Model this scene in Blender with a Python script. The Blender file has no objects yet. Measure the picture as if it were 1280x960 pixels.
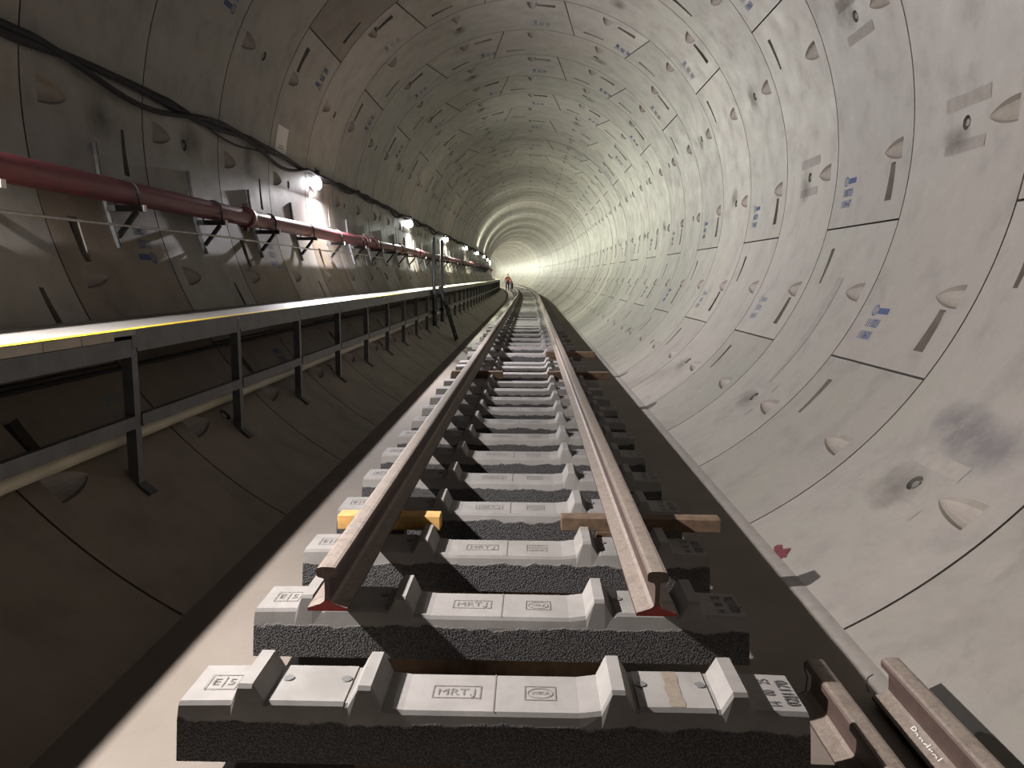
import bpy, bmesh, math, random
from mathutils import Vector, Matrix
from mathutils.geometry import delaunay_2d_cdt
random.seed(7)
PI = math.pi
R = math.radians
scene = bpy.context.scene
col = scene.collection

# ------------------------------------------------------------------ dimensions (metres)
RT = 3.025            # tunnel inner radius
AZ = 2.652            # height of the tunnel axis above the floor
RW = 1.5              # ring width
Y0 = 4.818            # a circumferential joint
S0, RC = 38.0, 820.0  # the alignment is straight up to S0, then curves left
TX = -0.0417           # track centre line


def frame(s):
    """origin x, y and heading of the tunnel alignment at chainage s"""
    if s <= S0:
        return 0.0, s, 0.0
    a = (s - S0) / RC
    return -RC + RC * math.cos(a), S0 + RC * math.sin(a), a


def at(x, s, z):
    ox, oy, a = frame(s)
    return Vector((ox + x * math.cos(a), oy + x * math.sin(a), z))


def put(o, x, s, z):
    o.location = at(x, s, z)
    o.rotation_euler = (0, 0, frame(s)[2])
    return o


# ------------------------------------------------------------------ materials
def newmat(name):
    m = bpy.data.materials.new(name)
    m.use_nodes = True
    nt = m.node_tree
    for n in list(nt.nodes):
        nt.nodes.remove(n)
    out = nt.nodes.new('ShaderNodeOutputMaterial')
    b = nt.nodes.new('ShaderNodeBsdfPrincipled')
    nt.links.new(b.outputs[0], out.inputs[0])
    return m, nt, b


def N(nt, typ, **kw):
    n = nt.nodes.new(typ)
    for k, v in kw.items():
        setattr(n, k, v)
    return n


def mixc(nt, fac, a, b, blend='MIX'):
    n = nt.nodes.new('ShaderNodeMix')
    n.data_type = 'RGBA'
    n.blend_type = blend
    for sock, v in ((n.inputs[0], fac), (n.inputs[6], a), (n.inputs[7], b)):
        if isinstance(v, bpy.types.NodeSocket):
            nt.links.new(v, sock)
        elif isinstance(v, (int, float)):
            sock.default_value = v
        else:
            sock.default_value = (*v, 1)
    return n.outputs[2]


def noise(nt, vec, scale, detail=4, rough=.6, dist=0.0):
    n = N(nt, 'ShaderNodeTexNoise')
    n.inputs['Scale'].default_value = scale
    n.inputs['Detail'].default_value = detail
    n.inputs['Roughness'].default_value = rough
    n.inputs['Distortion'].default_value = dist
    if vec is not None:
        nt.links.new(vec, n.inputs['Vector'])
    return n.outputs[0]


def ramp(nt, fac, p0, p1, v0=0.0, v1=1.0):
    n = N(nt, 'ShaderNodeMapRange')
    n.inputs[1].default_value = p0
    n.inputs[2].default_value = p1
    n.inputs[3].default_value = v0
    n.inputs[4].default_value = v1
    nt.links.new(fac, n.inputs[0])
    return n.outputs[0]


def bump(nt, b, h, strength, dist=.01):
    n = N(nt, 'ShaderNodeBump')
    n.inputs['Strength'].default_value = strength
    n.inputs['Distance'].default_value = dist
    nt.links.new(h, n.inputs['Height'])
    nt.links.new(n.outputs[0], b.inputs['Normal'])


def simple(name, colr, rough=.6, metal=0.0, var=.0, scale=12, spec=.5, bmp=0.0):
    m, nt, b = newmat(name)
    b.inputs['Roughness'].default_value = rough
    b.inputs['Metallic'].default_value = metal
    b.inputs['Specular IOR Level'].default_value = spec
    g = N(nt, 'ShaderNodeNewGeometry')
    f = noise(nt, g.outputs['Position'], scale, 5)
    lo = tuple(max(0, c * (1 - var)) for c in colr)
    hi = tuple(min(1, c * (1 + var)) for c in colr)
    nt.links.new(mixc(nt, ramp(nt, f, .3, .7), lo, hi), b.inputs['Base Color'])
    if bmp:
        bump(nt, b, f, bmp, .004)
    return m


def lining_material(name, base, tint):
    m, nt, b = newmat(name)
    g = N(nt, 'ShaderNodeNewGeometry')
    oi = N(nt, 'ShaderNodeObjectInfo')
    # each cast segment has its own clouding
    mul = N(nt, 'ShaderNodeMath', operation='MULTIPLY')
    mul.inputs[1].default_value = 60.0
    nt.links.new(oi.outputs['Random'], mul.inputs[0])
    add = N(nt, 'ShaderNodeVectorMath', operation='ADD')
    nt.links.new(g.outputs['Position'], add.inputs[0])
    nt.links.new(mul.outputs[0], add.inputs[1])
    v = add.outputs[0]
    big = noise(nt, v, .9, 4, .55, .4)
    mid = noise(nt, v, 3.2, 6, .62, .15)
    fine = noise(nt, v, 38, 4, .7)
    c = mixc(nt, ramp(nt, big, .36, .66), base, tint)
    dark = tuple(x * .74 for x in base)
    c = mixc(nt, ramp(nt, mid, .5, .7, 0, .8), c, dark)
    pale = tuple(min(1, x * 1.17) for x in base)
    c = mixc(nt, ramp(nt, mid, .44, .28, 0, .6), c, pale)
    c = mixc(nt, ramp(nt, fine, .3, .7, .0, .16), c, tuple(x * .6 for x in base))
    # rubbed stains
    st = noise(nt, v, 1.7, 7, .7, .4)
    c = mixc(nt, ramp(nt, st, .59, .70, 0, .5), c, tuple(x * .58 for x in base))
    # small blow holes
    vo = N(nt, 'ShaderNodeTexVoronoi')
    vo.inputs['Scale'].default_value = 7.0
    nt.links.new(v, vo.inputs['Vector'])
    c = mixc(nt, ramp(nt, vo.outputs['Distance'], .045, .02, 0, .6), c, tuple(x * .4 for x in base))
    # segment to segment tone
    val = ramp(nt, oi.outputs['Random'], 0, 1, .88, 1.1)
    hs = N(nt, 'ShaderNodeHueSaturation')
    nt.links.new(val, hs.inputs['Value'])
    nt.links.new(c, hs.inputs['Color'])
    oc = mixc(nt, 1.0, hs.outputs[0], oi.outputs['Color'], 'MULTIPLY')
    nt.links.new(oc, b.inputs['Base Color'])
    nt.links.new(ramp(nt, mid, .3, .7, .42, .56), b.inputs['Roughness'])
    b.inputs['Specular IOR Level'].default_value = .45
    bump(nt, b, fine, .12, .004)
    return m


M = {}
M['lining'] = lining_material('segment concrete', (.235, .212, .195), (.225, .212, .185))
M['pocket'] = simple('pocket concrete', (.225, .20, .175), .75, var=.12)
M['edge'] = simple('segment edge concrete', (.10, .085, .075), .9, var=.3)
M['gasket'] = simple('black joint gasket', (.012, .011, .011), .9)
M['plug'] = simple('dull grey grout plug', (.16, .15, .135), .6, .2, .3, 60)
M['ink'] = simple('blue stencil ink', (.03, .055, .14), .8, var=.35, scale=90)
M['ink_grey'] = simple('faded stencil ink', (.13, .15, .18), .8, var=.25, scale=90)
M['patch'] = simple('rubbed mortar', (.222, .203, .186), .85, var=.12, scale=14)
M['redpaint'] = simple('red paint mark', (.095, .010, .018), .8, var=.5, scale=40)
M['steel'] = simple('grey painted steel', (.12, .123, .125), .5, .35, .22, 8)
M['galv'] = simple('galvanised steel', (.17, .17, .17), .45, .6, .2, 20)
M['darksteel'] = simple('dark steel', (.05, .05, .052), .55, .4, .3, 20)
M['deck'] = simple('pale grey deck board', (.26, .25, .235), .5, var=.1, scale=9)
M['yellow'] = simple('yellow edge line', (.72, .52, .03), .5, var=.12, scale=9)
M['fascia'] = simple('buff board edge', (.40, .36, .29), .7, var=.15, scale=7)
M['cream'] = simple('cream plastic pipe', (.52, .48, .36), .45, var=.1, scale=6)
M['redpipe'] = simple('dark red painted pipe', (.13, .03, .038), .5, var=.25, scale=5)
M['redcoupling'] = simple('red pipe coupling', (.11, .022, .024), .5, var=.3, scale=20)
M['cable'] = simple('black cable', (.009, .009, .012), .85, var=.3, scale=20)
M['wire'] = simple('pale steel wire', (.42, .41, .40), .4, .4, .2, 12)
M['timber'] = simple('yellow pine', (.50, .29, .09), .7, var=.3, scale=18)
M['oldtimber'] = simple('old brown timber', (.12, .075, .045), .8, var=.4, scale=18)
M['paper'] = simple('white paper notice', (.62, .60, .58), .7, var=.05)
M['print'] = simple('grey print', (.12, .12, .12), .8, var=.2, scale=40)
M['socket'] = simple('black lamp socket', (.03, .03, .03), .5)
M['skin'] = simple('skin', (.32, .19, .13), .6)
M['vest'] = simple('orange work vest', (.26, .07, .035), .7, var=.2)
M['trousers'] = simple('dark blue trousers', (.035, .035, .05), .8, var=.2)
M['helmet'] = simple('white helmet', (.5, .45, .35), .4)
M['insert'] = simple('grey plastic insert', (.14, .14, .14), .5, var=.2, scale=60)


def bulb_material(name, colr, strength):
    m, nt, b = newmat(name)
    b.inputs['Base Color'].default_value = (.8, .8, .8, 1)
    b.inputs['Emission Color'].default_value = (*colr, 1)
    b.inputs['Emission Strength'].default_value = strength
    return m


def floor_material():
    m, nt, b = newmat('floor concrete')
    g = N(nt, 'ShaderNodeNewGeometry')
    big = noise(nt, g.outputs['Position'], 1.3, 5, .6, .8)
    fine = noise(nt, g.outputs['Position'], 30, 5, .7)
    c = mixc(nt, ramp(nt, big, .35, .68), (.20, .172, .146), (.165, .14, .117))
    c = mixc(nt, ramp(nt, fine, .45, .75, 0, .4), c, (.17, .14, .12))
    st = noise(nt, g.outputs['Position'], 2.6, 7, .7, 1.2)
    c = mixc(nt, ramp(nt, st, .6, .72, 0, .5), c, (.14, .11, .095))
    nt.links.new(c, b.inputs['Base Color'])
    b.inputs['Roughness'].default_value = .8
    bump(nt, b, fine, .3, .006)
    return m


M['floor'] = floor_material()


def sleeper_material():
    """smooth cast top, rough dark exposed aggregate on the lower sides"""
    m, nt, b = newmat('sleeper concrete')
    tc = N(nt, 'ShaderNodeTexCoord')
    g = N(nt, 'ShaderNodeNewGeometry')
    oi = N(nt, 'ShaderNodeObjectInfo')
    sep = N(nt, 'ShaderNodeSeparateXYZ')
    nt.links.new(tc.outputs['Object'], sep.inputs[0])
    wob = noise(nt, g.outputs['Position'], 9, 5, .6)
    fine = noise(nt, g.outputs['Position'], 95, 3, .75)
    grit = N(nt, 'ShaderNodeTexVoronoi')
    grit.inputs['Scale'].default_value = 150
    nt.links.new(g.outputs['Position'], grit.inputs['Vector'])
    # border of the aggregate wanders around z = -0.06 below the rail seat
    s = N(nt, 'ShaderNodeMath', operation='ADD')
    nt.links.new(ramp(nt, wob, .25, .75, -.018, .018), s.inputs[0])
    nt.links.new(sep.outputs[2], s.inputs[1])
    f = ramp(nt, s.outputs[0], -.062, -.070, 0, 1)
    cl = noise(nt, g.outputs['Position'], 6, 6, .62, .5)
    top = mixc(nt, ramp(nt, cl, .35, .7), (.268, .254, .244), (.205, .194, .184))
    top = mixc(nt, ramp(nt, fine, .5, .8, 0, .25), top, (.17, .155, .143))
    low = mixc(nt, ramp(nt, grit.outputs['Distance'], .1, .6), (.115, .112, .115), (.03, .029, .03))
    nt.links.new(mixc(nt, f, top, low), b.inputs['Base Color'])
    b.inputs['Roughness'].default_value = .72
    hm = N(nt, 'ShaderNodeMath', operation='MULTIPLY')
    nt.links.new(f, hm.inputs[0])
    nt.links.new(grit.outputs['Distance'], hm.inputs[1])
    bump(nt, b, hm.outputs[0], .6, .008)
    return m


M['sleeper'] = sleeper_material()
M['engraved'] = simple('engraved concrete', (.155, .14, .13), .8, var=.12, scale=60)
M['stencil'] = simple('black stencil paint', (.06, .058, .058), .8, var=.3, scale=80)
M['smear'] = simple('rusty smear on concrete', (.20, .165, .13), .75, var=.25, scale=25)


def rail_material():
    m, nt, b = newmat('rusty rail steel')
    g = N(nt, 'ShaderNodeNewGeometry')
    sep = N(nt, 'ShaderNodeSeparateXYZ')
    nt.links.new(g.outputs['Normal'], sep.inputs[0])
    n1 = noise(nt, g.outputs['Position'], 14, 6, .7, .5)
    n2 = noise(nt, g.outputs['Position'], 60, 4, .7)
    rust = mixc(nt, ramp(nt, n1, .35, .7), (.075, .045, .035), (.045, .03, .027))
    dust = mixc(nt, ramp(nt, n2, .35, .7), (.255, .212, .18), (.165, .132, .112))
    # dust lies on upward faces only
    up = ramp(nt, sep.outputs[2], .25, .8)
    broken = N(nt, 'ShaderNodeMath', operation='MULTIPLY')
    nt.links.new(up, broken.inputs[0])
    nt.links.new(ramp(nt, n1, .3, .5, .55, 1), broken.inputs[1])
    nt.links.new(mixc(nt, broken.outputs[0], rust, dust), b.inputs['Base Color'])
    b.inputs['Roughness'].default_value = .65
    b.inputs['Metallic'].default_value = .1
    bump(nt, b, n2, .25, .003)
    return m


M['rail'] = rail_material()
M['railcut'] = simple('sawn rail end', (.10, .065, .05), .5, .5, .35, 70)
M['railred'] = simple('red primer on the rail end', (.26, .03, .025), .6, var=.3, scale=50)
M['chalk'] = simple('white chalk', (.55, .53, .5), .9)

# ------------------------------------------------------------------ object helpers
ORD = ['nearest', 'second', 'third', 'fourth', 'fifth', 'sixth', 'seventh', 'eighth', 'ninth', 'tenth', 'eleventh', 'twelfth',
       'thirteenth', 'fourteenth', 'fifteenth', 'sixteenth', 'seventeenth', 'eighteenth', 'nineteenth', 'twentieth']
TENS = {2: 'twenty', 3: 'thirty', 4: 'forty', 5: 'fifty', 6: 'sixty', 7: 'seventy', 8: 'eighty', 9: 'ninety'}
TENTH = {2: 'twentieth', 3: 'thirtieth', 4: 'fortieth', 5: 'fiftieth', 6: 'sixtieth', 7: 'seventieth', 8: 'eightieth', 9: 'ninetieth'}


def ordinal(i):
    """0 -> nearest, 1 -> second ..."""
    if i < 20:
        return ORD[i]
    n = i + 1
    t, u = divmod(n, 10)
    if u == 0:
        return TENTH[t]
    return TENS[t] + '-' + ('first' if u == 1 else ORD[u - 1])


def tag(o, label, cat, group=None):
    o['label'] = label
    o['category'] = cat
    if group:
        o['group'] = group
    return o


def link(o, parent=None):
    col.objects.link(o)
    if parent is not None:
        o.parent = parent
    return o


def empty(name, loc=(0, 0, 0), rz=0.0):
    o = bpy.data.objects.new(name, None)
    o.empty_display_size = .1
    o.location = loc
    o.rotation_euler = (0, 0, rz)
    col.objects.link(o)
    return o


def mesh_from(name, bm, mats, smooth=False):
    me = bpy.data.meshes.new(name)
    bm.normal_update()
    bm.to_mesh(me)
    bm.free()
    for m in (mats if isinstance(mats, (list, tuple)) else [mats]):
        me.materials.append(m)
    if smooth:
        for p in me.polygons:
            p.use_smooth = True
    return me


def obj(name, me, parent=None, loc=None):
    o = bpy.data.objects.new(name, me)
    if loc is not None:
        o.location = loc
    return link(o, parent)


def copy_tree(o, parent=None):
    c = o.copy()
    col.objects.link(c)
    c.parent = parent
    for ch in o.children:
        copy_tree(ch, c)
    return c


def box(bm, x0, x1, y0, y1, z0, z1, mi=0, bev=0.0):
    vs = [bm.verts.new((x, y, z)) for x in (x0, x1) for y in (y0, y1) for z in (z0, z1)]
    fs = []
    for q in ((0, 1, 3, 2), (4, 6, 7, 5), (0, 4, 5, 1), (2, 3, 7, 6), (0, 2, 6, 4), (1, 5, 7, 3)):
        f = bm.faces.new([vs[i] for i in q])
        f.material_index = mi
        fs.append(f)
    if bev:
        es = list({e for f in fs for e in f.edges})
        r = bmesh.ops.bevel(bm, geom=es, offset=bev, segments=1, affect='EDGES')
        for f in r['faces']:
            f.material_index = mi
    return fs


def bar(bm, a, b, w, h, up=Vector((0, 0, 1)), mi=0):
    """rectangular bar from a to b"""
    a, b = Vector(a), Vector(b)
    d = (b - a).normalized()
    s = d.cross(up).normalized()
    u = s.cross(d).normalized()
    vs = []
    for p in (a, b):
        for i, j in ((-1, -1), (1, -1), (1, 1), (-1, 1)):
            vs.append(bm.verts.new(p + s * (i * w / 2) + u * (j * h / 2)))
    for q in ((0, 1, 2, 3), (7, 6, 5, 4), (0, 4, 5, 1), (1, 5, 6, 2), (2, 6, 7, 3), (3, 7, 4, 0)):
        bm.faces.new([vs[i] for i in q]).material_index = mi


def tube(bm, pts, r, n=10, cap=True, mi=0):
    pts = [Vector(p) for p in pts]
    rings = []
    prev = None
    for i, p in enumerate(pts):
        d = (pts[min(i + 1, len(pts) - 1)] - pts[max(i - 1, 0)]).normalized()
        if prev is None:
            ref = Vector((0, 0, 1)) if abs(d.z) < .9 else Vector((1, 0, 0))
            s = d.cross(ref).normalized()
        else:
            s = (prev - d * prev.dot(d)).normalized()
        prev = s
        u = s.cross(d)
        rr = r[i] if isinstance(r, (list, tuple)) else r
        rings.append([bm.verts.new(p + (s * math.cos(2 * PI * k / n) + u * math.sin(2 * PI * k / n)) * rr) for k in range(n)])
    for a, b in zip(rings, rings[1:]):
        for k in range(n):
            f = bm.faces.new((a[k], a[(k + 1) % n], b[(k + 1) % n], b[k]))
            f.material_index = mi
            f.smooth = True
    if cap:
        bm.faces.new(rings[0]).material_index = mi
        bm.faces.new(rings[-1][::-1]).material_index = mi
    return rings


def fix(bm):
    bmesh.ops.recalc_face_normals(bm, faces=bm.faces[:])
    return bm


def text_polys(body, size, align='CENTER', bold=0.0):
    """triangulated flat lettering in the xy plane: verts, faces"""
    cu = bpy.data.curves.new('lettering', 'FONT')
    cu.body = body
    cu.size = size
    cu.align_x = align
    cu.align_y = 'CENTER'
    cu.resolution_u = 3
    cu.offset = bold * size
    o = bpy.data.objects.new('lettering', cu)
    col.objects.link(o)
    dg = bpy.context.evaluated_depsgraph_get()
    me = bpy.data.meshes.new_from_object(o.evaluated_get(dg))
    v = [tuple(x.co) for x in me.vertices]
    f = [tuple(p.vertices) for p in me.polygons]
    bpy.data.objects.remove(o)
    bpy.data.curves.remove(cu)
    bpy.data.meshes.remove(me)
    return v, f


def put_polys(bm, polys, fn, mi=0):
    v, f = polys
    vs = [bm.verts.new(fn(*p[:2])) for p in v]
    for q in f:
        try:
            bm.faces.new([vs[i] for i in q]).material_index = mi
        except ValueError:
            pass


# ------------------------------------------------------------------ the lining: rings of cast segments
A0 = -1.0             # bolt pockets sit at A0 + 22.5 n degrees
DEG = 180 / PI


def seg_bounds(kind):
    """list of (start, end) where each is (degrees at the near edge, degrees at the far edge)"""
    if kind == 'odd':
        j = [(-12, -12), (53.1, 57.7), (79.9, 75.4), (145.5, 145.5), (213, 213), (280.5, 280.5), (348, 348)]
    else:
        j = [(-34.4, -34.4), (33, 33), (98.1, 102.7), (125.2, 120.7), (190.5, 190.5), (258, 258), (325.6, 325.6)]
    return list(zip(j, j[1:]))


def build_segment(name, j0, j1):
    gap = .008
    verts, edges, holes = [], [], []

    def jth(j, y):
        return j[0] + (j[1] - j[0]) * y / RW

    def U(th):
        return R(th) * RT

    def loop(pts):
        i0 = len(verts)
        verts.extend(pts)
        ids = list(range(i0, i0 + len(pts)))
        area = sum(p[0] * q[1] - q[0] * p[1] for p, q in zip(pts, pts[1:] + pts[:1]))
        return ids if area > 0 else ids[::-1]

    # outline
    nth = max(8, int((j1[0] - j0[0]) / 1.5))
    ya, yb = gap, RW - gap
    lo = lambda y: U(jth(j0, y)) + gap
    hi = lambda y: U(jth(j1, y)) - gap
    ys = [ya + (yb - ya) * i / 4 for i in range(5)]
    out = []
    for i in range(nth):
        t = i / nth
        out.append((lo(ya) * (1 - t) + hi(ya) * t, ya))
    for y in ys[:-1]:
        out.append((hi(y), y))
    for i in range(nth):
        t = i / nth
        out.append((hi(yb) * (1 - t) + lo(yb) * t, yb))
    for y in ys[::-1][:-1]:
        out.append((lo(y), y))
    outline = loop(out)
    faces_in = [outline]
    solids = []       # extra geometry: (list of 3d-ish verts (u, y, depth), faces, material)

    # bolt pockets at the near edge: half cones
    n0 = math.ceil((j0[0] + 4 - A0) / 22.5)
    a = A0 + 22.5 * n0
    T = [0, .16, .32, .48, .64, .78, .9]
    J = [-1, -.72, -.38, 0, .38, .72, 1]
    while a < j1[0] - 3.2:
        y0, y1, W, D = .165, .485, .084, .062
        uc = U(a)
        grid = [[(uc + W * (1 - t ** 2.2) ** .8 * j, y0 + (y1 - y0) * t, D * (1 - t) ** .75 * math.sqrt(max(0, 1 - j * j))) for j in J] for t in T]
        apex = (uc, y1, 0.0)
        hole = [grid[0][j][:2] for j in range(7)] + [grid[i][6][:2] for i in range(1, 7)] + [apex[:2]] + [grid[i][0][:2] for i in range(6, 0, -1)]
        faces_in.append(loop(hole))
        sv, sf = [], []
        for row in grid:
            sv += row
        k = len(sv)
        sv.append(apex)
        for i in range(6):
            for j in range(6):
                sf.append((i * 7 + j, i * 7 + j + 1, (i + 1) * 7 + j + 1, (i + 1) * 7 + j))
        for j in range(6):
            sf.append((42 + j, 42 + j + 1, k))
        base = len(sv)
        sv += [(grid[0][j][0], y0, 0.0) for j in range(7)]
        for j in range(6):
            sf.append((base + j, base + j + 1, j + 1, j))
        solids.append((sv, sf, 1))
        a += 22.5

    def slot(th0, th1, yc0, h0, h1, d0, d1):
        """tapering channel; th0 is the deep wide end"""
        st = [0, .25, .5, .75, 1]
        L = [(U(th0 + (th1 - th0) * t), yc0 - (h0 + (h1 - h0) * t), d0 + (d1 - d0) * t) for t in st]
        Rr = [(U(th0 + (th1 - th0) * t), yc0 + (h0 + (h1 - h0) * t), d0 + (d1 - d0) * t) for t in st]
        faces_in.append(loop([p[:2] for p in L] + [p[:2] for p in Rr[::-1]]))
        sv = [(p[0], p[1], 0.0) for p in L] + L + Rr + [(p[0], p[1], 0.0) for p in Rr]
        sf = []
        for i in range(4):
            for r_ in range(3):
                sf.append((r_ * 5 + i, r_ * 5 + i + 1, (r_ + 1) * 5 + i + 1, (r_ + 1) * 5 + i))
        sf += [(0, 5, 10, 15), (4, 9, 14, 19)]
        solids.append((sv, sf, 1))

    ylo, yhi = .30, 1.18
    g0, g1 = jth(j0, ylo), jth(j1, yhi)
    width = j1[0] - j0[0]
    slot(g0 + 3.3, g0 + 9.1, ylo, .062, .040, .10, .03)
    slot(g1 - 3.7, g1 - 10.2, yhi, .040, .022, .10, .03)

    # grout hole in the middle of the segment
    cth, cy = (jth(j0, .75) + jth(j1, .75)) / 2, .75
    if width > 40:
        pts = [(U(cth) + .05 * math.cos(2 * PI * k / 14), cy + .05 * math.sin(2 * PI * k / 14)) for k in range(14)]
        faces_in.append(loop(pts))
        inn = [(U(cth) + .024 * math.cos(2 * PI * k / 14), cy + .024 * math.sin(2 * PI * k / 14)) for k in range(14)]
        sv = [(*p, 0.0) for p in pts] + [(*p, .03) for p in pts] + [(*p, .03) for p in inn] + [(*p, .008) for p in inn]
        sf = []
        for r_ in range(3):
            for k in range(14):
                sf.append((r_ * 14 + k, r_ * 14 + (k + 1) % 14, (r_ + 1) * 14 + (k + 1) % 14, (r_ + 1) * 14 + k))
        sf.append(tuple(range(42, 56)))
        solids.append((sv, sf, 3))

    # inner points so that the surface follows the circle
    for i in range(1, nth):
        for y in (.09, .22, .35, .48, .6, .75, .9, 1.05, 1.18, 1.35):
            t = i / nth
            verts.append((lo(y) * (1 - t) + hi(y) * t, y))
    cv, _, cf, _, _, of = delaunay_2d_cdt([Vector(v) for v in verts], [], faces_in, 1, 1e-5)

    def P(u, y, d=0.0):
        r_ = RT + d
        th = u / RT
        return (r_ * math.cos(th), y, r_ * math.sin(th))

    V, F, MI = [], [], []
    V += [P(v.x, v.y) for v in cv]
    for f, o in zip(cf, of):
        if any(k > 0 for k in o) or 0 not in o:
            continue
        F.append(tuple(f))
        MI.append(0)
    for sv, sf, mi in solids:
        b = len(V)
        V += [P(*p) for p in sv]
        for q in sf:
            F.append(tuple(b + k for k in q))
            MI.append(mi)
    # edge faces of the segment
    b = len(V)
    n = len(outline)
    V += [P(*p) for p in out] + [P(p[0], p[1], .06) for p in out]
    for k in range(n):
        F.append((b + k, b + (k + 1) % n, b + n + (k + 1) % n, b + n + k))
        MI.append(2)
    me = bpy.data.meshes.new(name)
    me.from_pydata(V, [], F)
    for m in ('lining', 'pocket', 'edge', 'plug'):
        me.materials.append(M[m])
    bm = bmesh.new()
    bm.from_mesh(me)
    for f, mi in zip(bm.faces, MI):
        f.material_index = mi
        c = f.calc_center_median()
        f.normal_update()
        if mi == 0 and f.normal.dot(Vector((c.x, 0, c.z))) > 0:
            f.normal_flip()
        if mi == 0:
            f.smooth = True
    bm.to_mesh(me)
    bm.free()
    nrm = []
    for p in me.polygons:
        for li in p.loop_indices:
            if p.material_index == 0:
                c = me.vertices[me.loops[li].vertex_index].co
                nrm.append(Vector((-c.x, 0, -c.z)).normalized())
            else:
                nrm.append(p.normal.copy())
    me.normals_split_custom_set(nrm)
    return me


def wall_print(j0, nums, variant):
    """stencilled badge and two rows of digits at the lower end of a segment"""
    bm = bmesh.new()
    rr = RT - .0015

    def P(x, y, th, yc):
        t = R(th) + y / RT
        return (rr * math.cos(t), yc - x, rr * math.sin(t))
    yc = 1.135
    jj = j0[0]
    # badge: ring with an S stroke, then a solid name block
    n = 20
    for r0, r1, a0, a1 in ((.047, .036, 0, 360),):
        prev = None
        for k in range(n + 1):
            a = R(a0 + (a1 - a0) * k / n)
            cur = [bm.verts.new(P(-.10 + r_ * math.cos(a), r_ * math.sin(a), jj + 8.2, yc)) for r_ in (r0, r1)]
            if prev:
                bm.faces.new((prev[0], cur[0], cur[1], prev[1]))
            prev = cur
    put_polys(bm, text_polys('S', .075), lambda x, y: P(-.10 + x, y, jj + 8.2, yc))
    for i in range(4):
        q = [P(-.045 + x_, y_, jj + 8.2, yc) for x_, y_ in ((i * .042, -.028), (i * .042 + .038, -.028), (i * .042 + .038, .022), (i * .042, .022))]
        bm.faces.new([bm.verts.new(v) for v in q])
    for row, s in enumerate(nums):
        put_polys(bm, text_polys(s, .095, bold=.028), lambda x, y: P(x * .78 - .03, y, jj + 6.1 - 1.95 * row, yc + .01 * row))
    return mesh_from('stencilled_number', bm, M['ink'] if variant == 0 else M['ink_grey'])


SEG = {}
for kind in ('odd', 'even'):
    SEG[kind] = [(build_segment('wall_segment', a, b), a, b) for a, b in seg_bounds(kind)]
NUMS = {'even': ['111021', '110601'], 'odd': ['108721', '110447']}
INK = {k: [[wall_print(a, NUMS[k], v) for v in (0, 1)] for _, a, b in SEG[k]] for k in SEG}

K0, K1 = -4, 118
for k in range(K0, K1):
    kind = 'odd' if k % 2 else 'even'
    s = Y0 + RW * k
    ring = empty('tunnel_wall')
    put(ring, 0, s, AZ)
    if s + RW / 2 > S0:
        put(ring, 0, s, AZ)
    ring['kind'] = 'structure'
    if k > 6:
        g = min(1.0, (k - 6) / 12)
        ring.rotation_euler.z += R(random.uniform(-.28, .28)) * g
        ring.rotation_euler.x += R(random.uniform(-.2, .2)) * g
        ring.location.z += random.uniform(-.004, .004) * g
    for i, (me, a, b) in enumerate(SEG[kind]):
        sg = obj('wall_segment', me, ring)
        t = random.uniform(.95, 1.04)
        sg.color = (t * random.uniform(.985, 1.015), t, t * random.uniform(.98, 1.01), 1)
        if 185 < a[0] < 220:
            sg.color = (.70, .61, .51, 1)      # muddy brown lower casts, darkened further to deepen the shade under the walkway
        if k == 3 and a[0] > 70 and a[0] < 90:
            sg.color = (.62, .55, .48, 1)
        if -2 <= k <= 14:
            obj('stencilled_number', INK[kind][i][0 if (k in (0, 1, 3) or k > 4 or k == 2) and (k + i) % 5 != 2 else 1], sg)

# dark gasket layer behind the joints
bm = bmesh.new()
prev = None
s = Y0 + RW * K0
while s < Y0 + RW * K1 + .1:
    cur = [bm.verts.new(at((RT + .055) * math.cos(2 * PI * k / 96), s, AZ + (RT + .055) * math.sin(2 * PI * k / 96))) for k in range(96)]
    if prev:
        for k in range(96):
            bm.faces.new((prev[k], prev[(k + 1) % 96], cur[(k + 1) % 96], cur[k]))
    prev = cur
    s += 1.5
o = obj('wall_backing', mesh_from('wall_backing', bm, M['gasket']))
o['kind'] = 'structure'

# floor
def floor_z(x):
    return .012 - .008 * x


bm = bmesh.new()
prev = None
s = Y0 + RW * K0
xs = [-1.62 + 3.12 * i / 10 for i in range(11)]
while s < Y0 + RW * K1 + .1:
    cur = [bm.verts.new(at(x, s, floor_z(x))) for x in xs]
    if prev:
        for i in range(10):
            bm.faces.new((prev[i], prev[i + 1], cur[i + 1], cur[i]))
    prev = cur
    s += 1.5
o = obj('floor', mesh_from('floor', bm, M['floor']))
o['kind'] = 'structure'



# grout bead along the right floor edge
bm = bmesh.new()
prof = [(1.38, -.001), (1.405, .006), (1.445, .010), (1.472, .010)]
prev = None
s = Y0 + RW * K0
rnd = random.Random(3)
while s < 60:
    w = rnd.uniform(-.005, .005)
    cur = [bm.verts.new(at(x + w * (i < 2), s, z)) for i, (x, z) in enumerate(prof)]
    if prev:
        for i in range(3):
            bm.faces.new((prev[i], prev[i + 1], cur[i + 1], cur[i]))
    prev = cur
    s += .12 if s < 12 else .5
o = obj('floor_trim', mesh_from('floor_trim', bm, M['patch'], True))
o['kind'] = 'structure'

# ------------------------------------------------------------------ sleepers
KS = 1.058            # sleepers are 1.85 m long
ZS = .320             # rail seat height; the track is propped clear of the floor
SB = ZS - .181 * KS


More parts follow.
